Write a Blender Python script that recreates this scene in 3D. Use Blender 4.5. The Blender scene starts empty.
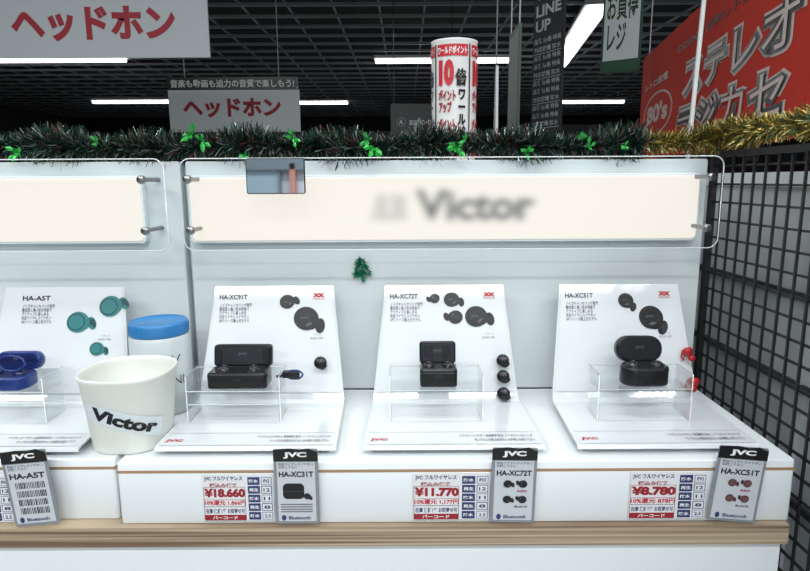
import bpy, math, random
import numpy as np
from mathutils import Matrix, Vector
from mathutils.bvhtree import BVHTree
random.seed(7)
scene=bpy.context.scene
scene.view_settings.view_transform='Standard'
R=math.radians
def lin(c):
    o=[]
    for x in c:
        x=x/255
        o.append(x/12.92 if x<=.04045 else ((x+.055)/1.055)**2.4)
    return (*o,1)
MATS={}
def mat(name,c,rough=.5,metal=0,emit=0,noise=0.0,nscale=30,spec=.5,coat=0):
    if name in MATS: return MATS[name]
    m=bpy.data.materials.new(name); m.use_nodes=True
    nt=m.node_tree; b=nt.nodes['Principled BSDF']
    col=lin(c)
    b.inputs['Base Color'].default_value=col
    b.inputs['Roughness'].default_value=rough
    b.inputs['Metallic'].default_value=metal
    b.inputs['Specular IOR Level'].default_value=spec
    b.inputs['Coat Weight'].default_value=coat
    b.inputs['Coat Roughness'].default_value=.05
    if emit:
        b.inputs['Emission Color'].default_value=col
        b.inputs['Emission Strength'].default_value=emit
    if noise:
        tc=nt.nodes.new('ShaderNodeTexCoord'); n=nt.nodes.new('ShaderNodeTexNoise')
        n.inputs['Scale'].default_value=nscale
        mx=nt.nodes.new('ShaderNodeMix'); mx.data_type='RGBA'
        mx.inputs['A'].default_value=tuple(x*(1-noise) for x in col[:3])+(1,)
        mx.inputs['B'].default_value=tuple(min(1,x*(1+noise)) for x in col[:3])+(1,)
        nt.links.new(tc.outputs['Object'],n.inputs['Vector'])
        nt.links.new(n.outputs['Fac'],mx.inputs['Factor'])
        nt.links.new(mx.outputs['Result'],b.inputs['Base Color'])
    MATS[name]=m; return m
def clear(name,tint=(254,255,255),gl=.45,rough=.02):
    m=bpy.data.materials.new(name); m.use_nodes=True
    nt=m.node_tree; nt.nodes.clear()
    o=nt.nodes.new('ShaderNodeOutputMaterial'); t=nt.nodes.new('ShaderNodeBsdfTransparent')
    g=nt.nodes.new('ShaderNodeBsdfGlossy'); f=nt.nodes.new('ShaderNodeLayerWeight'); mx=nt.nodes.new('ShaderNodeMixShader')
    ma=nt.nodes.new('ShaderNodeMath'); ma.operation='MULTIPLY'; ma.inputs[1].default_value=gl
    t.inputs['Color'].default_value=lin(tint); g.inputs['Roughness'].default_value=rough
    f.inputs['Blend'].default_value=.2
    nt.links.new(f.outputs['Fresnel'],ma.inputs[0]); nt.links.new(ma.outputs[0],mx.inputs[0])
    nt.links.new(t.outputs[0],mx.inputs[1]); nt.links.new(g.outputs[0],mx.inputs[2]); nt.links.new(mx.outputs[0],o.inputs[0])
    return m
_tc={}
def textdata(body,bold=0.0):
    k=(body,bold)
    if k in _tc: return _tc[k]
    cu=bpy.data.curves.new('t','FONT'); cu.body=body; cu.offset=bold; cu.resolution_u=3
    cu.align_x='LEFT'; cu.space_line=1.0
    ob=bpy.data.objects.new('t',cu); scene.collection.objects.link(ob)
    bpy.context.view_layer.update()
    dg=bpy.context.evaluated_depsgraph_get()
    me=bpy.data.meshes.new_from_object(ob.evaluated_get(dg))
    vs=[v.co.copy() for v in me.vertices]; fs=[tuple(p.vertices) for p in me.polygons]
    bpy.data.objects.remove(ob); bpy.data.curves.remove(cu); bpy.data.meshes.remove(me)
    _tc[k]=(vs,fs); return _tc[k]
VERT=Matrix.Rotation(R(90),4,'X')
def T(x,y,z): return Matrix.Translation((x,y,z))
class B:
    def __init__(s): s.v=[];s.f=[];s.fm=[];s.fs=[];s.mats=[];s.M=Matrix();s.fn=None
    def add(s,vs,fs,m,smooth=False,M=None):
        if m not in s.mats: s.mats.append(m)
        mi=s.mats.index(m); o=len(s.v)
        for p in vs:
            p=Vector(p)
            if M is not None: p=M@p
            if s.fn: p=Vector(s.fn(p))
            s.v.append(s.M@p)
        for f in fs:
            s.f.append(tuple(i+o for i in f)); s.fm.append(mi); s.fs.append(smooth)
    def rect(s,x0,y0,x1,y1,z,m,nx=1,ny=1):
        vs=[];fs=[]
        for j in range(ny+1):
            for i in range(nx+1): vs.append((x0+(x1-x0)*i/nx,y0+(y1-y0)*j/ny,z))
        for j in range(ny):
            for i in range(nx):
                a=j*(nx+1)+i; fs.append((a,a+1,a+nx+2,a+nx+1))
        s.add(vs,fs,m)
    def ell(s,cx,cy,rx,ry,z,m,ang=0,n=28):
        c,si=math.cos(R(ang)),math.sin(R(ang)); vs=[]
        for i in range(n):
            a=2*math.pi*i/n; x=rx*math.cos(a); y=ry*math.sin(a)
            vs.append((cx+x*c-y*si,cy+x*si+y*c,z))
        s.add(vs,[tuple(range(n))],m)
    def box(s,x0,y0,z0,x1,y1,z1,m,M=None):
        vs=[(x,y,z) for z in(z0,z1) for y in(y0,y1) for x in(x0,x1)]
        s.add(vs,[(0,2,3,1),(4,5,7,6),(0,1,5,4),(2,6,7,3),(0,4,6,2),(1,3,7,5)],m,M=M)
    def rr(s,x0,y0,x1,y1,z0,z1,r,m,b=.001,n=6,M=None,smooth=True):
        def ring(ins,z):
            o=[];rr_=max(r-ins,.0002)
            for (cx,cy,a0) in((x1-r,y1-r,0),(x0+r,y1-r,90),(x0+r,y0+r,180),(x1-r,y0+r,270)):
                for i in range(n+1):
                    a=R(a0+90*i/n); o.append((cx+rr_*math.cos(a),cy+rr_*math.sin(a),z))
            return o
        rs=[ring(b,z0),ring(b*.3,z0+b*.3),ring(0,z0+b),ring(0,z1-b),ring(b*.3,z1-b*.3),ring(b,z1)]
        k=len(rs[0]); vs=sum(rs,[]); fs=[]
        for j in range(5):
            for i in range(k): fs.append((j*k+i,j*k+(i+1)%k,(j+1)*k+(i+1)%k,(j+1)*k+i))
        s.add(vs,fs,m,smooth,M)
        s.add(rs[0],[tuple(range(k))[::-1]],m,False,M); s.add(rs[5],[tuple(range(k))],m,False,M)
    def lathe(s,prof,m,n=40,sx=1,sy=1,M=None,smooth=True,sq=2.0):
        vs=[];fs=[]
        for (r,z) in prof:
            for i in range(n):
                a=2*math.pi*i/n; c,d=math.cos(a),math.sin(a)
                k=1/((abs(c)**sq+abs(d)**sq)**(1/sq))
                vs.append((r*c*k*sx,r*d*k*sy,z))
        for j in range(len(prof)-1):
            for i in range(n): fs.append((j*n+i,j*n+(i+1)%n,(j+1)*n+(i+1)%n,(j+1)*n+i))
        s.add(vs,fs,m,smooth,M)
    def tube(s,path,r,m,n=8):
        path=[Vector(p) for p in path]; vs=[];fs=[]
        for i,p in enumerate(path):
            d=(path[min(i+1,len(path)-1)]-path[max(i-1,0)]).normalized()
            u=d.orthogonal().normalized() if abs(d.z)>.9 else d.cross(Vector((0,0,1))).normalized()
            w=d.cross(u)
            for k in range(n):
                a=2*math.pi*k/n; vs.append(p+u*r*math.cos(a)+w*r*math.sin(a))
        for j in range(len(path)-1):
            for k in range(n): fs.append((j*n+k,j*n+(k+1)%n,(j+1)*n+(k+1)%n,(j+1)*n+k))
        fs.append(tuple(range(n))); fs.append(tuple(range((len(path)-1)*n,len(path)*n)))
        s.add(vs,fs,m,True)
    def text(s,body,x0,y0,x1,y1,z,m,bold=.01,M=None):
        vs,fs=textdata(body,bold)
        if not vs: return
        a=min(v.x for v in vs);b=max(v.x for v in vs);c=min(v.y for v in vs);d=max(v.y for v in vs)
        kx=(x1-x0)/max(b-a,1e-6); ky=(y1-y0)/max(d-c,1e-6)
        s.add([(x0+(v.x-a)*kx,y0+(v.y-c)*ky,z) for v in vs],fs,m,M=M)
    def obj(s,name,parent=None):
        me=bpy.data.meshes.new(name); me.from_pydata([tuple(v) for v in s.v],[],s.f)
        for m in s.mats: me.materials.append(m)
        me.polygons.foreach_set('material_index',s.fm); me.polygons.foreach_set('use_smooth',s.fs)
        me.update()
        ob=bpy.data.objects.new(name,me); scene.collection.objects.link(ob)
        if parent: ob.parent=parent
        return ob
def empty(name,loc,rot=(0,0,0)):
    e=bpy.data.objects.new(name,None); e.location=loc; e.rotation_euler=rot; e.empty_display_size=.05
    scene.collection.objects.link(e); return e

# ---------- materials
white=mat('white_laminate',(229,234,236),.2,noise=.015,nscale=12)
panelw=mat('white_panel',(213,220,221),.2,noise=.015,nscale=6)
cardw=mat('card_white',(219,223,226),.22,coat=.5)
basew=mat('acrylic_white',(222,227,230),.06,coat=1.0)
blk=mat('black_plastic',(16,17,19),.3)
blk2=mat('black_gloss',(34,35,38),.12)
gry=mat('grey_print',(95,97,102),.6)
dgry=mat('dark_print',(45,46,50),.6)
lgry=mat('light_grey_print',(170,173,176),.6)
red=mat('red_print',(190,30,45),.5)
dred=mat('dark_red_print',(150,25,40),.5)
navy=mat('navy_print',(45,55,105),.5)
paper=mat('tag_paper',(225,226,228),.5)
wht=mat('white_print',(235,235,235),.5)
metal=mat('brushed_metal',(150,150,150),.3,metal=1)
teal=mat('teal_print',(50,120,122),.4)
teald=mat('teal_dark',(20,70,76),.4)
bluep=mat('blue_plastic',(25,50,120),.3)
redp=mat('red_plastic',(165,22,36),.3)
acr=clear('clear_acrylic')
acre=mat('acrylic_edge',(225,232,232),.15)
LB=(252,243,231)
def lightbox_mat(name):
    m=bpy.data.materials.new(name); m.use_nodes=True; b=m.node_tree.nodes['Principled BSDF']
    b.inputs['Base Color'].default_value=lin((90,92,94)); b.inputs['Roughness'].default_value=.5
    b.inputs['Emission Color'].default_value=lin(LB); b.inputs['Emission Strength'].default_value=.88
    return m
cream=lightbox_mat('backlight')
glow=mat('fluorescent_tube',(250,252,255),.4,emit=6)

# ---------- room
b=B(); b.rect(-9,-4,9,17,0,mat('floor_vinyl',(170,170,168),.35,noise=.06,nscale=3)); b.obj('floor')
b=B(); b.box(-9,-4,3.3,9,17,3.36,mat('ceiling_black',(24,26,28),.9,noise=.2,nscale=2)); b.obj('ceiling')
b=B(); b.box(-9,17,0,9,17.1,3.3,mat('wall_dark',(38,39,41),.8,noise=.1)); b.obj('wall_back')
sw=mat('wall_side_m',(70,71,72),.8,noise=.1)
b=B(); b.box(-9.1,-4,0,-9,17,3.3,sw); b.obj('wall_left')
b=B(); b.box(9,-4,0,9.1,17,3.3,sw); b.obj('wall_right')
b=B(); b.box(-9,-4.1,0,9,-4,3.3,mat('wall_front_m',(205,212,220),.8,noise=.05)); b.obj('wall_front')
# unseen colour blocks behind the camera, added for the small mirror to reflect
b=B(); b.box(-1.09,-3.99,.9,-1.04,-3.9,1.56,mat('mirror_block_pink',(205,140,130),.6)); b.box(-3.0,-3.99,1.50,.4,-3.9,1.62,mat('mirror_block_grey',(120,130,140),.6)); b.box(-1.21,-3.99,.9,-1.19,-3.93,1.5,mat('mirror_block_grey',(120,130,140),.6)); b.box(-3.4,-3.99,.6,-1.21,-3.95,1.50,mat('mirror_block_blue',(160,180,195),.6))
for k in range(6): b.box(-3.3+.3*k,-3.95,.7,-3.1+.3*k,-3.85,1.1,[paper,navy,dgry][k%3])
b.obj('added_reflection_blocks')
bar=mat('lattice_bar',(125,130,136),.6)
b=B()
y=4.0
while y<16.5:
    b.box(-8.9,y,3.04,8.9,y+.03,3.07,bar); y+=.42
x=-8.8
while x<8.9:
    b.box(x,3.5,3.08,x+.02,16.8,3.1,bar); x+=.45
for x in (-6,-3,0,3,6):
    b.box(x,3.5,3.1,x+.05,3.6,3.3,bar); b.box(x,16,3.1,x+.05,16.1,3.3,bar)
b.obj('ceiling_lattice')
def lamp(x0,y0,x1,y1,w=.09,z=3.0):
    bb=B(); d=Vector((x1-x0,y1-y0,0)); L=d.length; a=math.atan2(d.y,d.x)
    M=T(x0,y0,z)@Matrix.Rotation(a,4,'Z')
    bb.box(0,-w*.8,.0,L,w*.8,.04,mat('lamp_body',(200,200,200),.5),M=M)
    bb.rr(0.02,-w/2,L-.02,w/2,-.045,0,.02,glow,M=M)
    bb.obj('ceiling_lamp')
lamp(-6.5,8.3,-3.65,8.3,.13); lamp(-6.3,12.6,-4.7,12.6,.14); lamp(-2.4,12.9,-1.15,12.9,.14)
lamp(-.4,8.5,1.5,8.5,.11); lamp(1.82,5.95,2.2,8.9,.16); lamp(3.0,13,4.6,13,.14)

b=B(); ds=mat('dark_shelving',(30,31,34),.7,noise=.2)
for x in range(-8,8,2):
    b.box(x,11,0,x+1.9,11.5,2.15+.1*((x*7)%3),ds)
    for k in range(5): b.box(x+.1+.35*k,10.97,1.7,x+.35+.35*k,11,1.95,mat('shelf_items%d'%(k%3),[(90,92,96),(60,40,45),(45,60,80)][k%3],.6))
b.obj('store_shelving')
b=B(); b.M=T(0,6.0,0)@VERT
b.box(-.13,1.78,-.01,.48,2.12,.01,blk); b.ell(-.03,1.95,.045,.045,.012,gry); b.ell(-.03,1.95,.036,.036,.0125,blk); b.text('A',-.05,1.93,-.01,1.97,.013,lgry,.02)
b.text('audio-technica',.05,1.92,.46,1.99,.012,lgry,.01)
for x in(-.1,.45): b.box(x,2.12,-.003,x+.006,3.3,.003,blk)
b.obj('hanging_brand_sign')

def cords(b,xs,z0):
    for x in xs: b.box(x,z0,-.002,x+.004,3.3,.002,lgry)
sgw=mat('sign_white',(190,195,198),.6); sred=mat('sign_red',(160,35,50),.6)
b=B(); b.M=T(0,2.6,0)@VERT
b.box(-1.95,1.90,-.005,-.797,2.24,.005,sgw); b.text('ヘッドホン',-1.60,1.965,-.93,2.10,.007,sred,.045); cords(b,(-1.8,-.95),2.24)
b.obj('hanging_sign')
b=B(); b.M=T(0,4,0)@VERT
b.box(-1.51,1.71,-.005,-.67,1.97,.005,mat('sign_white_b',(215,220,222),.6)); b.box(-1.51,1.97,-.005,-.68,2.05,.006,blk)
b.text('ヘッドホン',-1.42,1.80,-.79,1.92,.007,sred,.045)
b.text('音楽も動画も迫力の音質で楽しもう!',-1.49,1.985,-.70,2.035,.008,wht,.02); cords(b,(-1.4,-.8),2.05)
b.obj('hanging_sign')
b=B(); b.M=T(.292,2,0)@Matrix.Rotation(R(84),4,'Z')@VERT
b.add([(-.09,1.50,0),(.09,1.50,0),(.03,1.75,0),(-.03,1.75,0),(-.09,1.50,.008),(.09,1.5,.008),(.03,1.75,.008),(-.03,1.75,.008)],
 [(0,1,2,3),(4,5,6,7),(0,1,5,4),(1,2,6,5),(2,3,7,6),(3,0,4,7)],sgw)
b.box(-.003,1.75,0,.003,3.3,.004,gry); b.obj('hanging_pennant')
b=B(); b.M=T(.387,2.2,0)@Matrix.Rotation(R(90),4,'Z')@VERT
b.box(-.1,1.50,-.004,.1,1.91,.004,mat('poster_green',(60,80,70),.6)); b.box(-.085,1.52,-.005,.085,1.89,.0055,mat('poster_dim',(120,128,124),.6))
for i in range(6): b.box(-.06,1.55+.055*i,.0055,.05,1.575+.055*i,.0062,mat('poster_green',(60,80,70),.6))
cords(b,(-.08,.08),1.91); b.obj('hanging_poster')
b=B(); b.M=T(.515,2.25,0)@Matrix.Rotation(R(-62),4,'Z')@VERT
b.box(-.08,1.57,-.004,.08,2.03,.004,mat('poster_black',(35,37,40),.6)); 
b.text('LINE\nUP',-.065,1.92,.065,2.01,.0055,lgry,.03)
for i in range(11):
    b.text('品番 価格 特長'if i%3 else'対応機種 防水',-.07,1.59+.029*i,.07,1.608+.029*i,.0055,lgry,.01)
for i in range(4): b.rect(-.074,1.583+.087*i,.074,1.585+.087*i,.005,lgry)
cords(b,(-.06,.06),2.03); b.obj('hanging_poster')
b=B(); b.M=T(.945,2.75,0)@Matrix.Rotation(R(-35),4,'Z')@VERT
b.box(-.085,1.86,-.004,.085,2.26,.004,mat('poster_green2',(30,70,50),.6)); b.rect(-.075,1.91,.075,2.24,.006,sgw)
b.text('お買得\nレジ',-.065,1.95,.065,2.2,.007,mat('green_print',(20,60,35),.6),.02); cords(b,(-.07,.07),2.26); b.obj('hanging_poster')
bred=mat('banner_red',(190,55,42),.8,noise=.05,spec=.2); bw=mat('banner_white',(205,190,185),.7,spec=.2)
p0=Vector((1.085,2.84,0)); p1=Vector((.76,1.05,0)); L=(p1-p0).length; a=math.atan2((p1-p0).y,(p1-p0).x)
b=B(); b.M=T(p0.x,p0.y,0)@Matrix.Rotation(a,4,'Z')@VERT
b.box(0,1.48,-.004,L,1.93,.004,bred)
for (t_,x0,z0,x1,z1) in(('ステレオ',.72,1.665,1.60,1.785),('ラジカセ',.68,1.525,1.56,1.645)):
    b.text(t_,x0-.012,z0-.008,x1+.012,z1+.008,.005,bw,.10); b.text(t_,x0,z0,x1,z1,.0065,blk,.075); b.text(t_,x0+.014,z0+.008,x1-.014,z1-.008,.008,bw,.0)
b.text('CICONIA 昭和レトロ',.62,1.83,1.3,1.86,.0055,blk,.02)
b.ell(.34,1.66,.25,.085,.005,bw); b.ell(.34,1.66,.235,.078,.0055,bred); b.text("80's",.16,1.625,.52,1.70,.006,bw,.04); b.text('レトロ家電',.10,1.77,.5,1.80,.006,bw,.02)
cords(b,(.1,L-.1),1.93); b.obj('hanging_banner')
b=B(); b.tube([(.497,1.075,1.4265),(.513,1.075,2.0),(.53,1.075,3.3)],.004,mat('pole_white',(170,172,172),.4)); b.obj('support_pole')

# ---------- gondola / cabinet
woodm=bpy.data.materials.new('plywood_edge'); woodm.use_nodes=True
nt=woodm.node_tree; bs=nt.nodes['Principled BSDF']; tc=nt.nodes.new('ShaderNodeTexCoord'); mp=nt.nodes.new('ShaderNodeMapping')
mp.inputs['Scale'].default_value=(1.2,1.2,260); nz=nt.nodes.new('ShaderNodeTexNoise'); nz.inputs['Scale'].default_value=1; nz.inputs['Detail'].default_value=3
rp=nt.nodes.new('ShaderNodeValToRGB'); rp.color_ramp.elements[0].position=.4; rp.color_ramp.elements[0].color=lin((112,90,72)); rp.color_ramp.elements[1].position=.6; rp.color_ramp.elements[1].color=lin((186,168,142))
nt.links.new(tc.outputs['Object'],mp.inputs[0]); nt.links.new(mp.outputs[0],nz.inputs[0]); nt.links.new(nz.outputs['Fac'],rp.inputs[0]); nt.links.new(rp.outputs[0],bs.inputs['Base Color']); bs.inputs['Roughness'].default_value=.45
b=B(); 
b.box(-1.5,.737,.08,.505,1.6,.9175,white); b.box(-1.5,.76,0,.505,1.58,.08,dgry)
b.box(-1.5,.73,.9175,.51,1.6,.9455,woodm); b.obj('display_cabinet')
b=B(); b.box(-1.5,1.0465,.9457,.505,1.6,1.425,panelw); b.box(-1.5,1.0465,1.425,.505,1.6,1.4265,white); b.obj('gondola_shelf_unit')
def shelfbox(x0,x1,yf):
    b=B(); b.rr(x0,yf,x1,1.019,.9457,1.033,.004,white,b=.0015)
    b.box(x0-.0003,yf-.0004,1.0185,x1+.0003,yf+.01,1.0225,mat('edge_band',(165,134,104),.5))
    b.obj('display_shelf')
shelfbox(-.383,.515,.74); shelfbox(-1.45,-.391,.752)
def backpanel(x0,x1,lx0,lx1):
    e=empty('sign_backboard',(0,0,0))
    b=B(); b.M=T(0,1.045,0)@VERT
    b.rr(x0,1.0335,x1,1.432,0,.024,.004,panelw,b=.0015); b.obj('board',e)
    b=B(); b.M=T(0,1.021,0)@VERT
    b.rr(lx0-.004,1.297,lx1+.004,1.4085,-.002,.016,.008,white,b=.001); b.rr(lx0,1.301,lx1,1.4045,.012,.019,.008,cream,b=.001); b.obj('lightbox',e)
    if lx0>-1: ax0,ax1=lx0+.002,lx1+.014
    else: ax0,ax1=lx0-.03,lx1+.060
    b=B(); b.M=T(0,.958,0)@VERT
    b.rr(ax0,1.290,ax1,1.434,0,.003,.016,acr,b=.0005)
    pts=[];r=.016
    for(cx,cy,a0) in((ax1-r,1.434-r,0),(ax0+r,1.434-r,90),(ax0+r,1.290+r,180),(ax1-r,1.290+r,270)):
        for i in range(7):
            q=R(a0+15*i); pts.append((cx+r*math.cos(q),cy+r*math.sin(q),.0015))
    pts.append(pts[0]); b.tube(pts,.0009,acre,6); b.obj('acrylic_cover',e)
    xr=ax1-.02 if lx0>-1 else ax1-.035
    for (sx,sz) in((ax0+.012,1.402),(ax0+.012,1.322),(xr,1.402),(xr,1.322)):
        b=B(); b.M=T(sx,1.021,sz)@VERT
        b.lathe([(0,.0),(.0035,0),(.0035,.063),(.0065,.063),(.0065,.070),(.005,.0715),(0,.0715)],metal,20); b.obj('standoff',e)
    return e
e_mid=backpanel(-.366,.507,-.354,.486); backpanel(-1.4,-.376,-1.35,-.437)

vs,fs=textdata('Victor',.035)
a0=min(v.x for v in vs);a1=max(v.x for v in vs);c0=min(v.y for v in vs);c1=max(v.y for v in vs)
tx0,tx1,tz0,tz1=.018,.216,1.332,1.384
bv=BVHTree.FromPolygons([Vector((tx0+(v.x-a0)/(a1-a0)*(tx1-tx0),tz0+(v.y-c0)/(c1-c0)*(tz1-tz0),0)) for v in vs],fs)
nx,nz_=640,88; X0,X1,Z0,Z1=-.351,.483,1.304,1.4015
ink=np.zeros((nz_,nx))
for j in range(nz_):
    for i in range(nx):
        x=X0+(X1-X0)*i/(nx-1); z=Z0+(Z1-Z0)*j/(nz_-1)
        if not -.1<x<.25: continue
        if bv.ray_cast(Vector((x,z,1)),Vector((0,0,-1)))[0] is not None: ink[j,i]=1.0
        elif x>-.062-.5*(1.34-z) and x>-.07+.0 and x<.004 and abs(z-1.355)<.021 and (abs(x+.010)<.012 or (z<1.345 and x>-.055) or (-.05<x<-.028)): ink[j,i]=.36
def blur(a,k):
    for ax in(0,1):
        a=sum(np.roll(a,s,axis=ax) for s in range(-k,k+1))/(2*k+1)
    return a
for k in(4,4,5): ink=blur(ink,k)
bm=bpy.data.meshes.new('blurred_logo'); V=[];F=[]
for j in range(nz_):
    for i in range(nx): V.append((X0+(X1-X0)*i/(nx-1),1.0012,Z0+(Z1-Z0)*j/(nz_-1)))
for j in range(nz_-1):
    for i in range(nx-1):
        q=j*nx+i; F.append((q,q+1,q+nx+1,q+nx))
bm.from_pydata(V,[],F); at=bm.color_attributes.new('ink','FLOAT_COLOR','POINT')
fl=np.ones((nx*nz_,4),dtype=np.float32); fl[:,:3]=ink.reshape(-1,1); at.data.foreach_set('color',fl.ravel())
lm=lightbox_mat('diffused_logo'); nt=lm.node_tree; bs=nt.nodes['Principled BSDF']
an=nt.nodes.new('ShaderNodeAttribute'); an.attribute_name='ink'; mx=nt.nodes.new('ShaderNodeMix'); mx.data_type='RGBA'
mx.inputs['A'].default_value=lin(LB); mx.inputs['B'].default_value=lin((48,44,46))
nt.links.new(an.outputs['Fac'],mx.inputs['Factor']); nt.links.new(mx.outputs['Result'],bs.inputs['Emission Color'])
bm.materials.append(lm); lo=bpy.data.objects.new('logo',bm); scene.collection.objects.link(lo); lo.parent=e_mid

b=B(); b.M=T(0,.9545,0)@VERT
b.rr(-.247,1.379,-.155,1.434,0,.004,.003,blk,b=.0005); b.rect(-.2455,1.3805,-.1565,1.4325,.0045,mat('mirror_glass',(225,232,235),.03,metal=1)); b.obj('small_mirror')

# ---------- garlands
def garland(name,path,N,r,mats,wts,leaves):
    b=B(); path=[Vector(p) for p in path]
    seg=[(path[i+1]-path[i]).length for i in range(len(path)-1)]; tot=sum(seg)
    def at(t):
        d=t*tot
        for i,s_ in enumerate(seg):
            if d<=s_: return path[i].lerp(path[i+1],d/s_),(path[i+1]-path[i]).normalized()
            d-=s_
        return path[-1],(path[-1]-path[-2]).normalized()
    b.tube([at(i/60)[0] for i in range(61)],.004,mats[0],6)
    for i in range(N):
        c,d=at(random.random()); a=random.random()*6.283
        u=d.cross(Vector((0,0,1))).normalized(); w=Vector((0,0,1))
        o=u*math.cos(a)+w*math.sin(a)+d*random.uniform(-.6,.6); o.normalize()
        ln=r*random.uniform(.5,1.15)*(1+.25*math.sin(c.x*40+c.y*30)); wd=random.uniform(.0005,.0012)
        sd=o.cross(Vector((random.random()-.5,random.random()-.5,random.random()-.5))).normalized()*wd
        mid=c+o*ln*.5+sd*random.uniform(-3,3); e=c+o*ln
        m=random.choices(mats,wts)[0]
        b.add([c-sd,c+sd,mid+sd,mid-sd,e+sd*.5,e-sd*.5],[(0,1,2,3),(3,2,4,5)],m)
    for (lp,lmtl,sz) in leaves:
        lp=Vector(lp)
        for k in range(6):
            a=random.random()*6.283; d=Vector((math.cos(a),-.5-random.random()*.7,math.sin(a))).normalized(); s_=d.cross(Vector((random.random()-.5,1,random.random()-.5))).normalized()
            q=sz*random.uniform(.5,1.2); up=d.cross(s_)*q*.15
            b.add([lp,lp+d*q*.3+s_*q*.2,lp+d*q*.5+s_*q*.1+up,lp+d*q*.7+s_*q*.18,lp+d*q,lp+d*q*.7-s_*q*.18,lp+d*q*.5-s_*q*.1+up,lp+d*q*.3-s_*q*.2],[(0,1,2,3,4,5,6,7)],lmtl)
    b.obj(name)
tg=[mat('tinsel_dark',(22,40,35),.4,metal=.3),mat('tinsel_green',(38,84,60),.35,metal=.4),mat('tinsel_silver',(175,188,186),.3,metal=.6),mat('tinsel_red',(120,60,60),.4,metal=.3)]
lg=mat('foil_leaf',(45,165,65),.3,metal=.2)
pts=[(x/20,1.035+.006*math.sin(x*1.3),1.456+.004*math.sin(x*.9)) for x in range(-30,9)]
garland('tinsel_garland',pts,34000,.031,tg,[7,4,2.6,.8],[((x,1.005,1.452+dz),lg,s) for x,dz,s in((-.345,.022,.022),(-.33,.012,.02),(-.05,.0,.024),(.085,.0,.023),(.29,.012,.022),(-.63,-.005,.02),(-.18,.015,.018),(.10,.012,.016),(-.9,0,.02),(-.5,.01,.016),(.2,-.01,.016),(-.06,.012,.018),(.3,0,.016),(-.26,-.012,.016),(.36,.0,.014))])
gg=[mat('tinsel_gold',(185,160,75),.3,metal=.7),mat('tinsel_gold2',(100,90,48),.35,metal=.6),mat('tinsel_goldlight',(230,220,150),.35,metal=.5),tg[1]]
garland('gold_tinsel_garland',[(.41,1.035,1.458),(.50,1.03,1.464),(.545,1.0,1.472),(.55,.85,1.474),(.555,.6,1.474),(.555,.5,1.474)],9000,.027,gg,[4,4,2,1.6],[])

# ---------- poster column on gondola top
b=B(); b.M=T(.108,1.35,1.427)
pw=mat('poster_paper',(225,224,222),.5)
b.lathe([(0,0),(.047,0),(.047,.003),(.049,.257),(.05,.260),(.044,.260),(.042,.253),(0,.253)],pw,36)
def cyl(p): 
    a=p.x/.0495; return (.0497*math.sin(a)+p.z*math.sin(a),-.0497*math.cos(a)-p.z*math.cos(a),p.y)
b.fn=cyl
for k in range(-1,3):
    q=k*.078-.008
    b.rect(q-.034,.225,q+.034,.248,.0004,red,10,1); b.text('ワールドポイント',q-.032,.229,q+.032,.244,.0008,wht,.03)
    b.text('10',q-.03,.165,q+.004,.218,.0006,red,.07); b.text('倍',q+.006,.165,q+.03,.20,.0006,blk,.05)
    b.text('ポイント\nアップ',q-.03,.11,q+.008,.158,.0006,dred,.06); b.text('ワ\nー\nル\nド',q+.012,.06,q+.03,.158,.0006,blk,.05)
    b.text('ポイント\nカード',q-.03,.045,q+.008,.10,.0006,dred,.06); b.rect(q-.032,.02,q+.032,.04,.0006,dred,6,1)
    b.rect(q+.037,.01,q+.040,.25,.0006,blk,1,8)
b.obj('cylindrical_poster_stand')

# ---------- tree ornament
b=B(); b.M=T(-.072,1.0165,1.236)@Matrix.Rotation(R(-8),4,'Y')
tm=mat('ornament_green',(12,125,90),.3,metal=.3)
for k in range(3):
    r=.018-.004*k; z=.004+.009*k; n=24
    vs=[(0,-.002,z+.013)]
    for i in range(n):
        a=2*math.pi*i/n; rr_=r*(1 if i%2 else .62); vs.append((rr_*math.cos(a),rr_*math.sin(a)*.14-.002,z+.003*math.sin(a*5)))
    b.add(vs,[(0,1+i,1+(i+1)%n) for i in range(n)]+[tuple(range(1,n+1))],tm)
for i in range(420):
    z=random.random(); w=.020*(1-z*.8); c=Vector((random.uniform(-w,w)*.8,-.004,.002+z*.030)); d=Vector((random.uniform(-1,1),random.uniform(-.6,.05),random.uniform(-1,.8))).normalized()*.008; s_=Vector((.0007,0,.0007))
    b.add([c-s_,c+s_,c+d],[(0,1,2)],tm if i%6 else tg[2])
b.rr(-.003,-.004,.003,.000,-.008,.008,.001,tm,b=.0004)
b.obj('christmas_tree_ornament')

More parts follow.
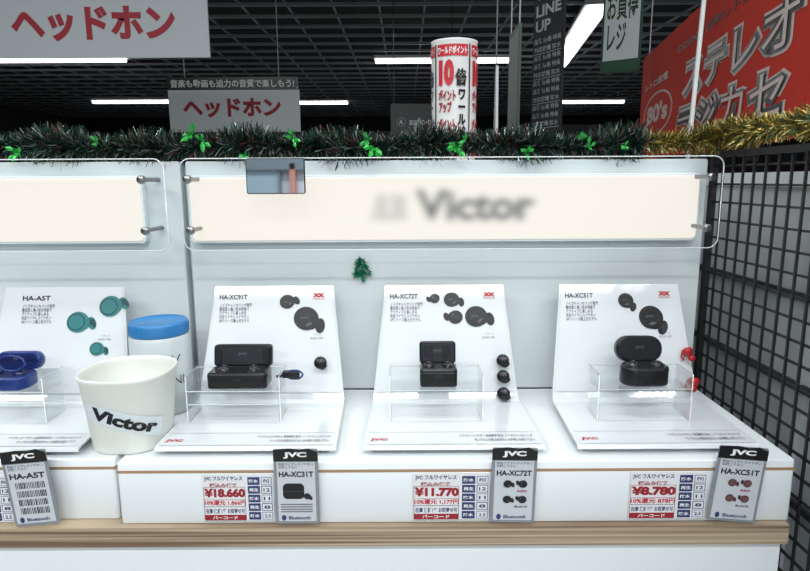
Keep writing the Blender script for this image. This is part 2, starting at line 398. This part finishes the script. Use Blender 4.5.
# ---------- product stands
def bud3d(b,M,m,s=1.0,tip=None):
    tip=tip or m
    b.lathe([(0,0),(.0075*s,0),(.0095*s,.002*s),(.0098*s,.006*s),(.0085*s,.0095*s),(.006*s,.012*s),(.0045*s,.014*s),(.0038*s,.0165*s)],m,20,M=M)
    b.lathe([(.0038*s,.0155*s),(.0062*s,.0165*s),(.0063*s,.019*s),(.0045*s,.023*s),(.002*s,.0245*s),(0,.0247*s)],tip,20,M=M)
def budprint(b,cx,cy,s,ang,m1,m2,m3,zo=0,txt=True):
    c,d=math.cos(R(ang)),math.sin(R(ang))
    def P(x,y): return cx+(x*c-y*d)*s, cy+(x*d+y*c)*s
    x,y=P(-1.12,.25); b.ell(x,y,.36*s,.55*s,.0006+zo,m1,ang+12)
    x,y=P(-1.26,.27); b.ell(x,y,.16*s,.40*s,.0009+zo,m2,ang+12)
    x,y=P(-.75,.12); b.ell(x,y,.45*s,.34*s,.0007+zo,m2,ang)
    x,y=P(-.35,.08); b.ell(x,y,.62*s,.66*s,.0008+zo,m1,ang)
    x,y=P(0,0); b.ell(x,y,.92*s,.86*s,.001+zo,m1,ang)
    x,y=P(.12,-.02); b.ell(x,y,.72*s,.70*s,.0013+zo,m2,ang); b.ell(x,y,.63*s,.61*s,.0016+zo,m1,ang)
    x,y=P(-.3,.35); b.ell(x,y,.25*s,.10*s,.0017+zo,m3,ang+40)
    if txt: x,y=P(.12,.0); b.text('JVC',x-.3*s,y-.1*s,x+.3*s,y+.1*s,.0019+zo,m3,.03)
def stand(cx,model,buds,kind,prints):
    e=empty('earphone_display_stand',(cx,.92,1.045))
    hw=lambda z: .118-.020*max(0,z)/.182
    prof=[(-.162,-.004),(-.160,.0),(-.155,.0015),(-.08,.003),(-.004,.004),(.004,.0065),(.009,.014),(.063,.182)]
    b=B(); vs=[];fs=[]; th=.003; n=len(prof)
    nrm=[]
    for i in range(n):
        p=Vector(prof[max(i-1,0)]);q=Vector(prof[min(i+1,n-1)]); d=(q-p).normalized(); nrm.append(Vector((d.y,-d.x)))
    for i,(y,z) in enumerate(prof):
        h=hw(z) if z>.005 else (.118+(-y)*.03)
        o=nrm[i]*th
        vs+= [(-h,y,z),(h,y,z),(h,y+o.x,z+o.y),(-h,y+o.x,z+o.y)]
    for i in range(n-1):
        k=i*4
        for j in range(4): fs.append((k+j,k+(j+1)%4,k+4+(j+1)%4,k+4+j))
    fs+=[(0,1,2,3),(n*4-4,n*4-3,n*4-2,n*4-1)]
    b.add(vs,fs,basew)
    b.rr(-.112,-.15,.112,-.006,-.0118,-.0035,.004,mat('stand_foot',(190,196,198),.3),b=.0008)
    h=.122; b.rect(-h+.004,-.157,h-.004,-.118,.0022,cardw); b.rect(-h+.004,-.1185,h-.004,-.1175,.0026,lgry)
    b.text('JVC',-h+.008,-.148,-h+.032,-.139,.0030,red,.04)
    b.text('ワイヤレスイヤホン 実演展示 防水 ノイズキャンセリング',.01,-.136,h-.01,-.127,.0030,gry,.01); b.text('モックのため音は出ません お気軽にお試し下さい',.03,-.149,h-.01,-.140,.0030,gry,.01)
    b.obj('stand_body',e)
    lean=math.atan2(.054,.168)
    b=B(); b.M=T(0,.0085,.014)@Matrix.Rotation(R(90)-lean,4,'X')@T(0,0,.0008)
    wb=hw(.014)-.004; wt=hw(.182)-.003; Lc=.174
    b.add([(-wb,.002,0),(wb,.002,0),(wt,Lc,0),(-wt,Lc,0)],[(0,1,2,3)],cardw)
    dx=.022 if kind=='round' else 0
    b.text(model,-.090+dx,.154,-.044+dx,.162,.0006,dgry,.025)
    b.text('ノイズキャンセリング搭載\n重低音と高い防水性能で\nアクティブに楽しめる\n完全ワイヤレスイヤホン\nXPシリーズ最上位モデル',-.090+dx,.116,-.036+dx,.148,.0006,gry,.01)
    if kind!='round': b.text('XX',.064,.157,.084,.164,.0006,red,.10); b.text('XTREME XPLOSIVES',.064,.153,.084,.1555,.0006,red,.0)
    for (x,y,s,an) in prints: budprint(b,x,y,s,an,*( (blk,dgry,gry) if kind!='round' else (teal,teald,teal)))
    b.text('ブラック',.066,.094,.080,.097,.0006,gry,.0); b.text('BLACK / RED',.062,.088,.082,.091,.0006,gry,.0)
    b.obj('info_card',e)
    cxx={'big':-.035,'slim':-.02,'oval':-.005,'round':-.032}[kind]
    b=B(); w=.068; y0,y1=-.085,-.03; zt=.05; t=.0022
    b.box(cxx-w,y0,zt,cxx+w,y1,zt+t,acr)
    for sx in(-1,1):
        xa=cxx+sx*w; b.box(min(xa,xa-sx*t),y0,.0045,max(xa,xa-sx*t),y1,zt+.024,acr)
    b.box(cxx-w,y1-t,zt,cxx+w,y1,zt+.022,acr); b.box(cxx-w+t,y0,zt-.018,cxx+w-t,y0+t,zt,acr)
    for (p,q) in (((cxx-w,y0,zt+.024),(cxx-w,y1,zt+.024)),((cxx+w,y0,zt+.024),(cxx+w,y1,zt+.024)),((cxx-w,y1,zt+.022),(cxx+w,y1,zt+.022)),((cxx-w,y0,zt+t),(cxx+w,y0,zt+t)),((cxx-w,y0,.005),(cxx-w,y0,zt+.024)),((cxx+w,y0,.005),(cxx+w,y0,zt+.024)),((cxx-w,y0,zt-.018),(cxx+w,y0,zt-.018))):
        b.tube([p,q],.0007,acre,6)
    b.obj('acrylic_riser',e)
    b=B(); zc=zt+t+.0004; cy=-.058
    if kind=='big': W,D,H,LH,r=.044,.02,.024,.034,.006
    elif kind=='slim': W,D,H,LH,r=.0275,.017,.028,.034,.005
    elif kind=='oval': W,D,H,LH,r=.035,.02,.028,.040,.019
    else: W,D,H,LH,r=.034,.024,.020,.028,.016
    cm=blk if kind!='round' else bluep; cm2=blk2 if kind!='round' else mat('blue_dark',(15,30,80),.3)
    xo=cxx+.004
    if kind=='oval': xo+=.003
    b.rr(xo-W,cy-D,xo+W,cy+D,zc,zc+H,min(r,D*.98),cm,b=.003)
    b.rr(xo-W+.003,cy-D+.003,xo+W-.003,cy+D-.003,zc+H-.001,zc+H+.0006,min(r,D*.8),cm2,b=.0003)
    b.rr(xo-W-.0003,cy-D-.0003,xo+W+.0003,cy+D+.0003,zc+H*.78,zc+H*.8,min(r,D*.98),gry if kind=='slim' else cm2,b=.0001)
    ML=T(xo,cy+D-.002,zc+H-.001)@Matrix.Rotation(R(90-12),4,'X')
    b.rr(-W,0,W,LH,-.014,.001,min(r,LH*.48),cm,b=.0025,M=ML)
    b.rr(-W+.004,.004,W-.004,LH-.004,.0006,.0016,min(max(r-.004,.003),LH*.4),cm2,b=.0003,M=ML)
    b.text('JVC',-.007,LH*.5,.007,LH*.5+.0045,.0022,gry,.02,M=ML)
    for sx in(-1,1):
        b.lathe([(0,.007),(.005,.0065),(.0085,.003),(.009,0)],cm2,18,sx=1.1 if kind!='slim' else .9,M=T(xo+sx*W*.5,cy-.002,zc+H))
        b.lathe([(.0022,.0074),(.0,.0078)],gry,10,M=T(xo+sx*W*.5,cy-.002,zc+H))
    if kind=='slim':
        for i in(-1,1): b.rr(i*W*.5-.007,LH*.25,i*W*.5+.007,LH*.85,.0015,.0022,.005,blk,b=.0003,M=ML)
    if kind=='big':
        for sx in(-1,1): b.rr(sx*(W-.008)-.004,.004,sx*(W-.008)+.004,LH-.006,.001,.003,.002,blk,b=.0005,M=ML)
    b.rr(xo-.006,cy-D-.001,xo+.006,cy-D+.001,zc+H*.55,zc+H*.7,.0005,cm2,b=.0002)
    b.obj('charging_case',e)
    b=B()
    for (x,z,m,ang) in buds:
        y=.009+(z-.014)*.3214
        MB=T(x,y-.0035,z)@Matrix.Rotation(R(90)-lean,4,'X')
        b.lathe([(.0015,-.001),(.0015,.006)],acre,8,M=MB)
        if m is redp:
            M=MB@T(0,0,.010)@Matrix.Rotation(R(ang),4,'Z')@Matrix.Rotation(R(75),4,'X')@T(0,0,-.010)
            bud3d(b,M,m,.92,m)
            b.tube([(x-.006,y-.010,z-.008),(x-.011,y-.010,z-.001),(x-.009,y-.009,z+.008),(x-.002,y-.008,z+.012)],.0016,m,6)
        else:
            M=MB@T(0,0,.010)@Matrix.Rotation(R(ang+150),4,'Y')@T(0,0,-.006)
            bud3d(b,M,m,1.05,None)
            M2=MB@T(.006,-.008,.008)@Matrix.Rotation(R(ang+100),4,'Z')@Matrix.Rotation(R(70),4,'Y')
            b.lathe([(0,0),(.006,0),(.0065,.002),(.006,.006),(.004,.009),(0,.0095)],m,16,M=M2)
    if buds: b.obj('dummy_earbuds',e)
    if kind=='big':
        b=B(); cpts=[(.048+.013*math.cos(a/10*6.283),-.045,.064+.007*math.sin(a/10*6.283)) for a in range(11)]
        b.tube(cpts,.0015,bluep); b.tube([(.02,-.04,.06),(.034,-.045,.063),(.040,-.045,.060),(.056,-.045,.058)],.002,blk)
        b.rr(.030,-.05,.056,-.04,.060,.070,.002,blk,b=.001); b.obj('usb_cable',e)
    if kind=='round':
        b=B(); cpts=[(-.018+.02*math.cos(a/12*6.283),-.065,.09+.012*math.sin(a/12*6.283)) for a in range(13)]
        b.tube(cpts,.0018,bluep); b.obj('neck_cord',e)
    return e
stand(-.217,'HA-XC91T',[(.080,.062,blk,30)],'big',[(.022,.150,.0135,200),(.054,.122,.0225,165)])
stand(.065,'HA-XC72T',[(.092,.064,blk,20),(.092,.040,blk,15),(.092,.014,blk,10)],'slim',[(.012,.152,.0140,178),(-.016,.154,.0090,20),(.052,.124,.0200,182),(.018,.123,.0130,10)])
stand(.355,'HA-XC51T',[(.103,.072,redp,25),(.107,.026,redp,-15)],'oval',[(.010,.149,.0140,150),(.050,.121,.0220,150)])
stand(-.565,'HA-A5T',[],'round',[(.026,.118,.020,188),(.078,.144,.020,205),(.060,.074,.013,180)])

# ---------- cup and container
cupm=mat('cup_cream',(222,225,218),.4,noise=.02)
b=B(); b.M=T(-.390,.812,1.0335)
b.lathe([(0,.001),(.045,.001),(.048,0),(.0495,.002),(.0500,.006),(.0595,.098),(.0612,.102),(.0620,.106),(.0612,.108),(.0592,.108),(.0578,.104),(.0570,.098),(.048,.008),(0,.006)],cupm,64,sq=2.6)
def cone(p):
    h=p.y; r=.0502+(.0595-.0500)*(h-.006)/.092+.0006+p.z; a=p.x/.055+.26
    c,d=math.sin(a),-math.cos(a); k=1/((abs(c)**2.6+abs(d)**2.6)**(1/2.6))
    return (r*c*k,r*d*k,h)
b.fn=cone
Rl=T(0,.049,0)@Matrix.Rotation(R(-19),4,'Z')
vs=[];fs=[]
for j in range(3):
    for i in range(21): vs.append((-.050+.100*i/20,-.013+.013*j,.0004))
for j in range(2):
    for i in range(20): fs.append((j*21+i,j*21+i+1,j*21+i+22,j*21+i+21))
b.add(vs,fs,mat('label_white',(215,224,228),.2),M=Rl)
b.text('Victor',-.044,-.0085,.042,.0095,.001,blk,.05,M=Rl)
b.obj('plastic_cup')
b=B(); b.M=T(-.3955,.938,1.0335)
tub=mat('container_white',(208,215,218),.35,noise=.01)
b.lathe([(0,0),(.043,0),(.0458,.002),(.0465,.006),(.0465,.118),(.0455,.124),(.044,.127),(.0435,.130),(0,.130)],tub,48)
lid=mat('lid_blue',(50,125,185),.4)
prof=[(.0425,.126),(.0450,.126),(.0455,.129),(.0450,.144),(.0432,.147),(.0405,.1475),(.0395,.146),(0,.1455)]
b.lathe(prof,lid,48)
for i in range(60):
    a=6.283*i/60; b.box(-.0005,-.0458,.129,.0005,-.0447,.143,lid,M=Matrix.Rotation(a,4,'Z'))
def cy2(p):
    a=p.x/.05; r=.0469+p.z; return (r*math.sin(a),-r*math.cos(a),p.y)
b.fn=cy2
ink_=mat('marker_ink',(50,55,60),.5)
b.text('JV',.026,.080,.052,.098,.0003,ink_,-.005); b.text('ENI',.026,.050,.056,.064,.0003,ink_,-.005)
b.obj('storage_container')

# ---------- price tags
def pricetag(x0,x1,price,sub):
    b=B(); b.M=T(0,.7385,0)@VERT
    b.rr(x0,.951,x1,1.0185,0,.0012,.001,paper,b=.0003); z=.0016; w=x1-x0; X=lambda f:x0+w*f
    b.text('JVC フルワイヤレス',X(.03),1.008,X(.57),1.0155,z,navy,.03)
    b.text('税込み価格',X(.1),1.000,X(.5),1.0055,z,dred,.03)
    b.text('¥'+price,X(.02),.983,X(.6),.998,z,dred,.06)
    b.text('10%還元 '+sub,X(.02),.9735,X(.6),.981,z,red,.03)
    b.rect(X(.01),.952,X(.6),.960,z,dred); b.text('バーコード',X(.12),.9535,X(.48),.9585,z+.0002,wht,.03)
    b.rect(X(.01),.9715,X(.6),.9722,z,gry); b.text('在庫 保証1年 お取寄せ可',X(.03),.962,X(.58),.969,z,navy,.02)
    for (ra,rb) in((.01,.6),): 
        b.rect(X(ra),.9995,X(rb),1.0000,z,dred); b.rect(X(ra),.9815,X(rb),.9820,z,dred); b.rect(X(ra),.952,X(ra)+.0006,1.0,z,dred); b.rect(X(rb)-.0006,.952,X(rb),1.0,z,dred)
    for k in range(5):
        yy=.953+.0125*k; b.rect(X(.64),yy,X(.81),yy+.011,z,navy); b.rect(X(.83),yy,X(.98),yy+.011,z,navy if k%2 else mat('tag_blue',(120,130,170),.5))
        b.text('再生'if k%2 else'防水',X(.66),yy+.003,X(.79),yy+.008,z+.0002,wht,.03); 
        b.rect(X(.84),yy+.001,X(.97),yy+.010,z+.0001,paper); b.text(['2.5','8','11','12','IPX5'][k],X(.86),yy+.003,X(.95),yy+.008,z+.0003,navy,.03)
    b.obj('price_tag')
pricetag(-.270,-.176,'18,660','1,866円'); pricetag(.009,.111,'11,770','1,177円'); pricetag(.297,.399,'8,780','878円'); pricetag(-.62,-.522,'9,980','998円')
def prodtag(x0,x1,model,tilt,m,kind):
    w=x1-x0; e=B(); e.M=T((x0+x1)/2,.733,.950)@VERT@Matrix.Rotation(R(tilt),4,'Z'); h=.106; b=e; hw=w/2
    b.rr(-hw,0,hw,h,0,.0016,.003,mat('tag_silver',(130,136,142),.35),b=.0004); z=.002
    b.rect(-hw+.004,.004,hw-.004,h-.018,z,mat('tag_face',(196,201,206),.4))
    b.add([(-hw,h-.017,z),(hw,h-.017,z),(hw,h-.004,z),(hw*.8,h-.002,z),(hw*.6,h+.001,z),(hw*.2,h-.001,z),(-hw*.3,h+.001,z),(-hw,h-.001,z)],[tuple(range(8))],blk)
    b.text('JVC',-hw*.55,h-.013,hw*.5,h-.004,z+.0004,wht,.05)
    b.text('完全ワイヤレスイヤホン\nお試し下さい',-hw*.8,h-.027,hw*.8,h-.019,z+.0003,gry,.02)
    b.text(model,-hw*.78,h-.039,hw*.78,h-.031,z+.0003,dgry,.04)
    if kind=='bud':
        b.rr(-.018,.036,.010,.058,z,z+.0006,.006,m,b=.0002); b.rect(-.017,.047,.009,.0475,z+.0008,gry)
        budprint(b,.014,.040,.005,160,m,dgry,gry,z)
        for k in range(4): b.rect(-hw*.75,.017+.0035*k,hw*.7,.0185+.0035*k,z+.0003,gry)
    elif kind=='two':
        for q in(.056,.034):
            budprint(b,-.008,q,.0062,180,m,dgry,gry,z,False); budprint(b,.012,q,.0062,0,m,dgry,gry,z,False)
        b.text('RED',.005,.044,.018,.047,z+.0003,dred,.03); b.text('BLACK',.002,.022,.020,.025,z+.0003,dgry,.03)
    else:
        for q in(.062,.050,.038,.026):
            for k in range(18): b.rect(-hw*.6+.0022*k,q-.009,-hw*.6+.0022*k+random.uniform(.0007,.0016),q,z+.0003,dgry)
    b.text('Bluetooth',-hw*.4,.0065,hw*.6,.0115,z+.0004,navy,.02); b.ell(-hw*.62,.009,.003,.004,z+.0004,navy)
    b.obj('product_tag')
prodtag(-.173,-.115,'HA-XC31T',0,blk,'bud'); prodtag(.111,.170,'HA-XC72T',-1,blk,'two'); prodtag(.399,.464,'HA-XC51T',-5,mat('rose_print',(110,70,75),.5),'two'); prodtag(-.520,-.460,'HA-A5T',5,blk,'bar')

# ---------- wire grid
gm=mat('wire_black',(14,14,16),.5)
b=B(); X=.53; w=.0016; s=.030; y=.355
while y<1.04: b.box(X-w,y-w,.08,X+w,y+w,1.44,gm); y+=s
z=.1
while z<1.44: b.box(X-w+.002,.35,z-w,X+w+.002,1.045,z+w,gm); z+=s
for (y) in(.35,1.045): b.box(X-.005,y-.005,0.0,X+.005,y+.005,1.444,gm)
b.box(X-.005,.35,1.434,X+.005,1.045,1.444,gm)
b.obj('wire_grid_panel')
sc=mat('side_cabinet_m',(190,195,198),.5,noise=.03)
b=B(); b.box(.66,.2,.0,1.4,1.9,1.385,sc); b.box(.655,.2,1.385,1.405,1.9,1.41,white)
for z in(.55,.85,1.05,1.2): b.box(.652,.2,z,.66,1.9,z+.012,dgry)
for y in(.55,.95,1.35): b.box(.654,y,.1,.66,y+.012,1.385,lgry)
b.obj('side_cabinet')

# ---------- lights (shop ceiling panels, plus an unseen front fill)
def area(x,y,z,sx,sy,p,rx=0,col=(.95,.99,1)):
    l=bpy.data.lights.new('ceiling_and_fill_light','AREA'); l.shape='RECTANGLE'; l.size=sx; l.size_y=sy; l.energy=p; l.color=col
    o=bpy.data.objects.new('ceiling_and_fill_light',l); o.location=(x,y,z); o.rotation_euler=(R(rx),0,0); scene.collection.objects.link(o)
for x in(-1.8,0,1.8):
    area(x,-.9,2.95,1.2,.2,34); area(x,.72,2.95,1.2,.2,14)
area(0,-2.6,2.95,4,.3,88)  # unseen strip behind the camera, strengthened as fill for the front faces
area(-2,5,2.95,4,.3,50); area(3,6,2.95,4,.3,50); area(0,11,2.95,6,.3,70)
w=bpy.data.worlds.new('World'); scene.world=w; w.use_nodes=True
w.node_tree.nodes['Background'].inputs[0].default_value=(.8,.9,1,1); w.node_tree.nodes['Background'].inputs[1].default_value=.2

cam=bpy.data.cameras.new('camera'); cam.sensor_width=36; cam.lens=26.67; cam.clip_start=.02
co=bpy.data.objects.new('camera',cam); scene.collection.objects.link(co); co.location=(0,0,1.4)
co.rotation_euler=(Matrix.Rotation(R(80),4,'X')@Matrix.Rotation(R(-.3),4,'Z')).to_euler()
scene.camera=co
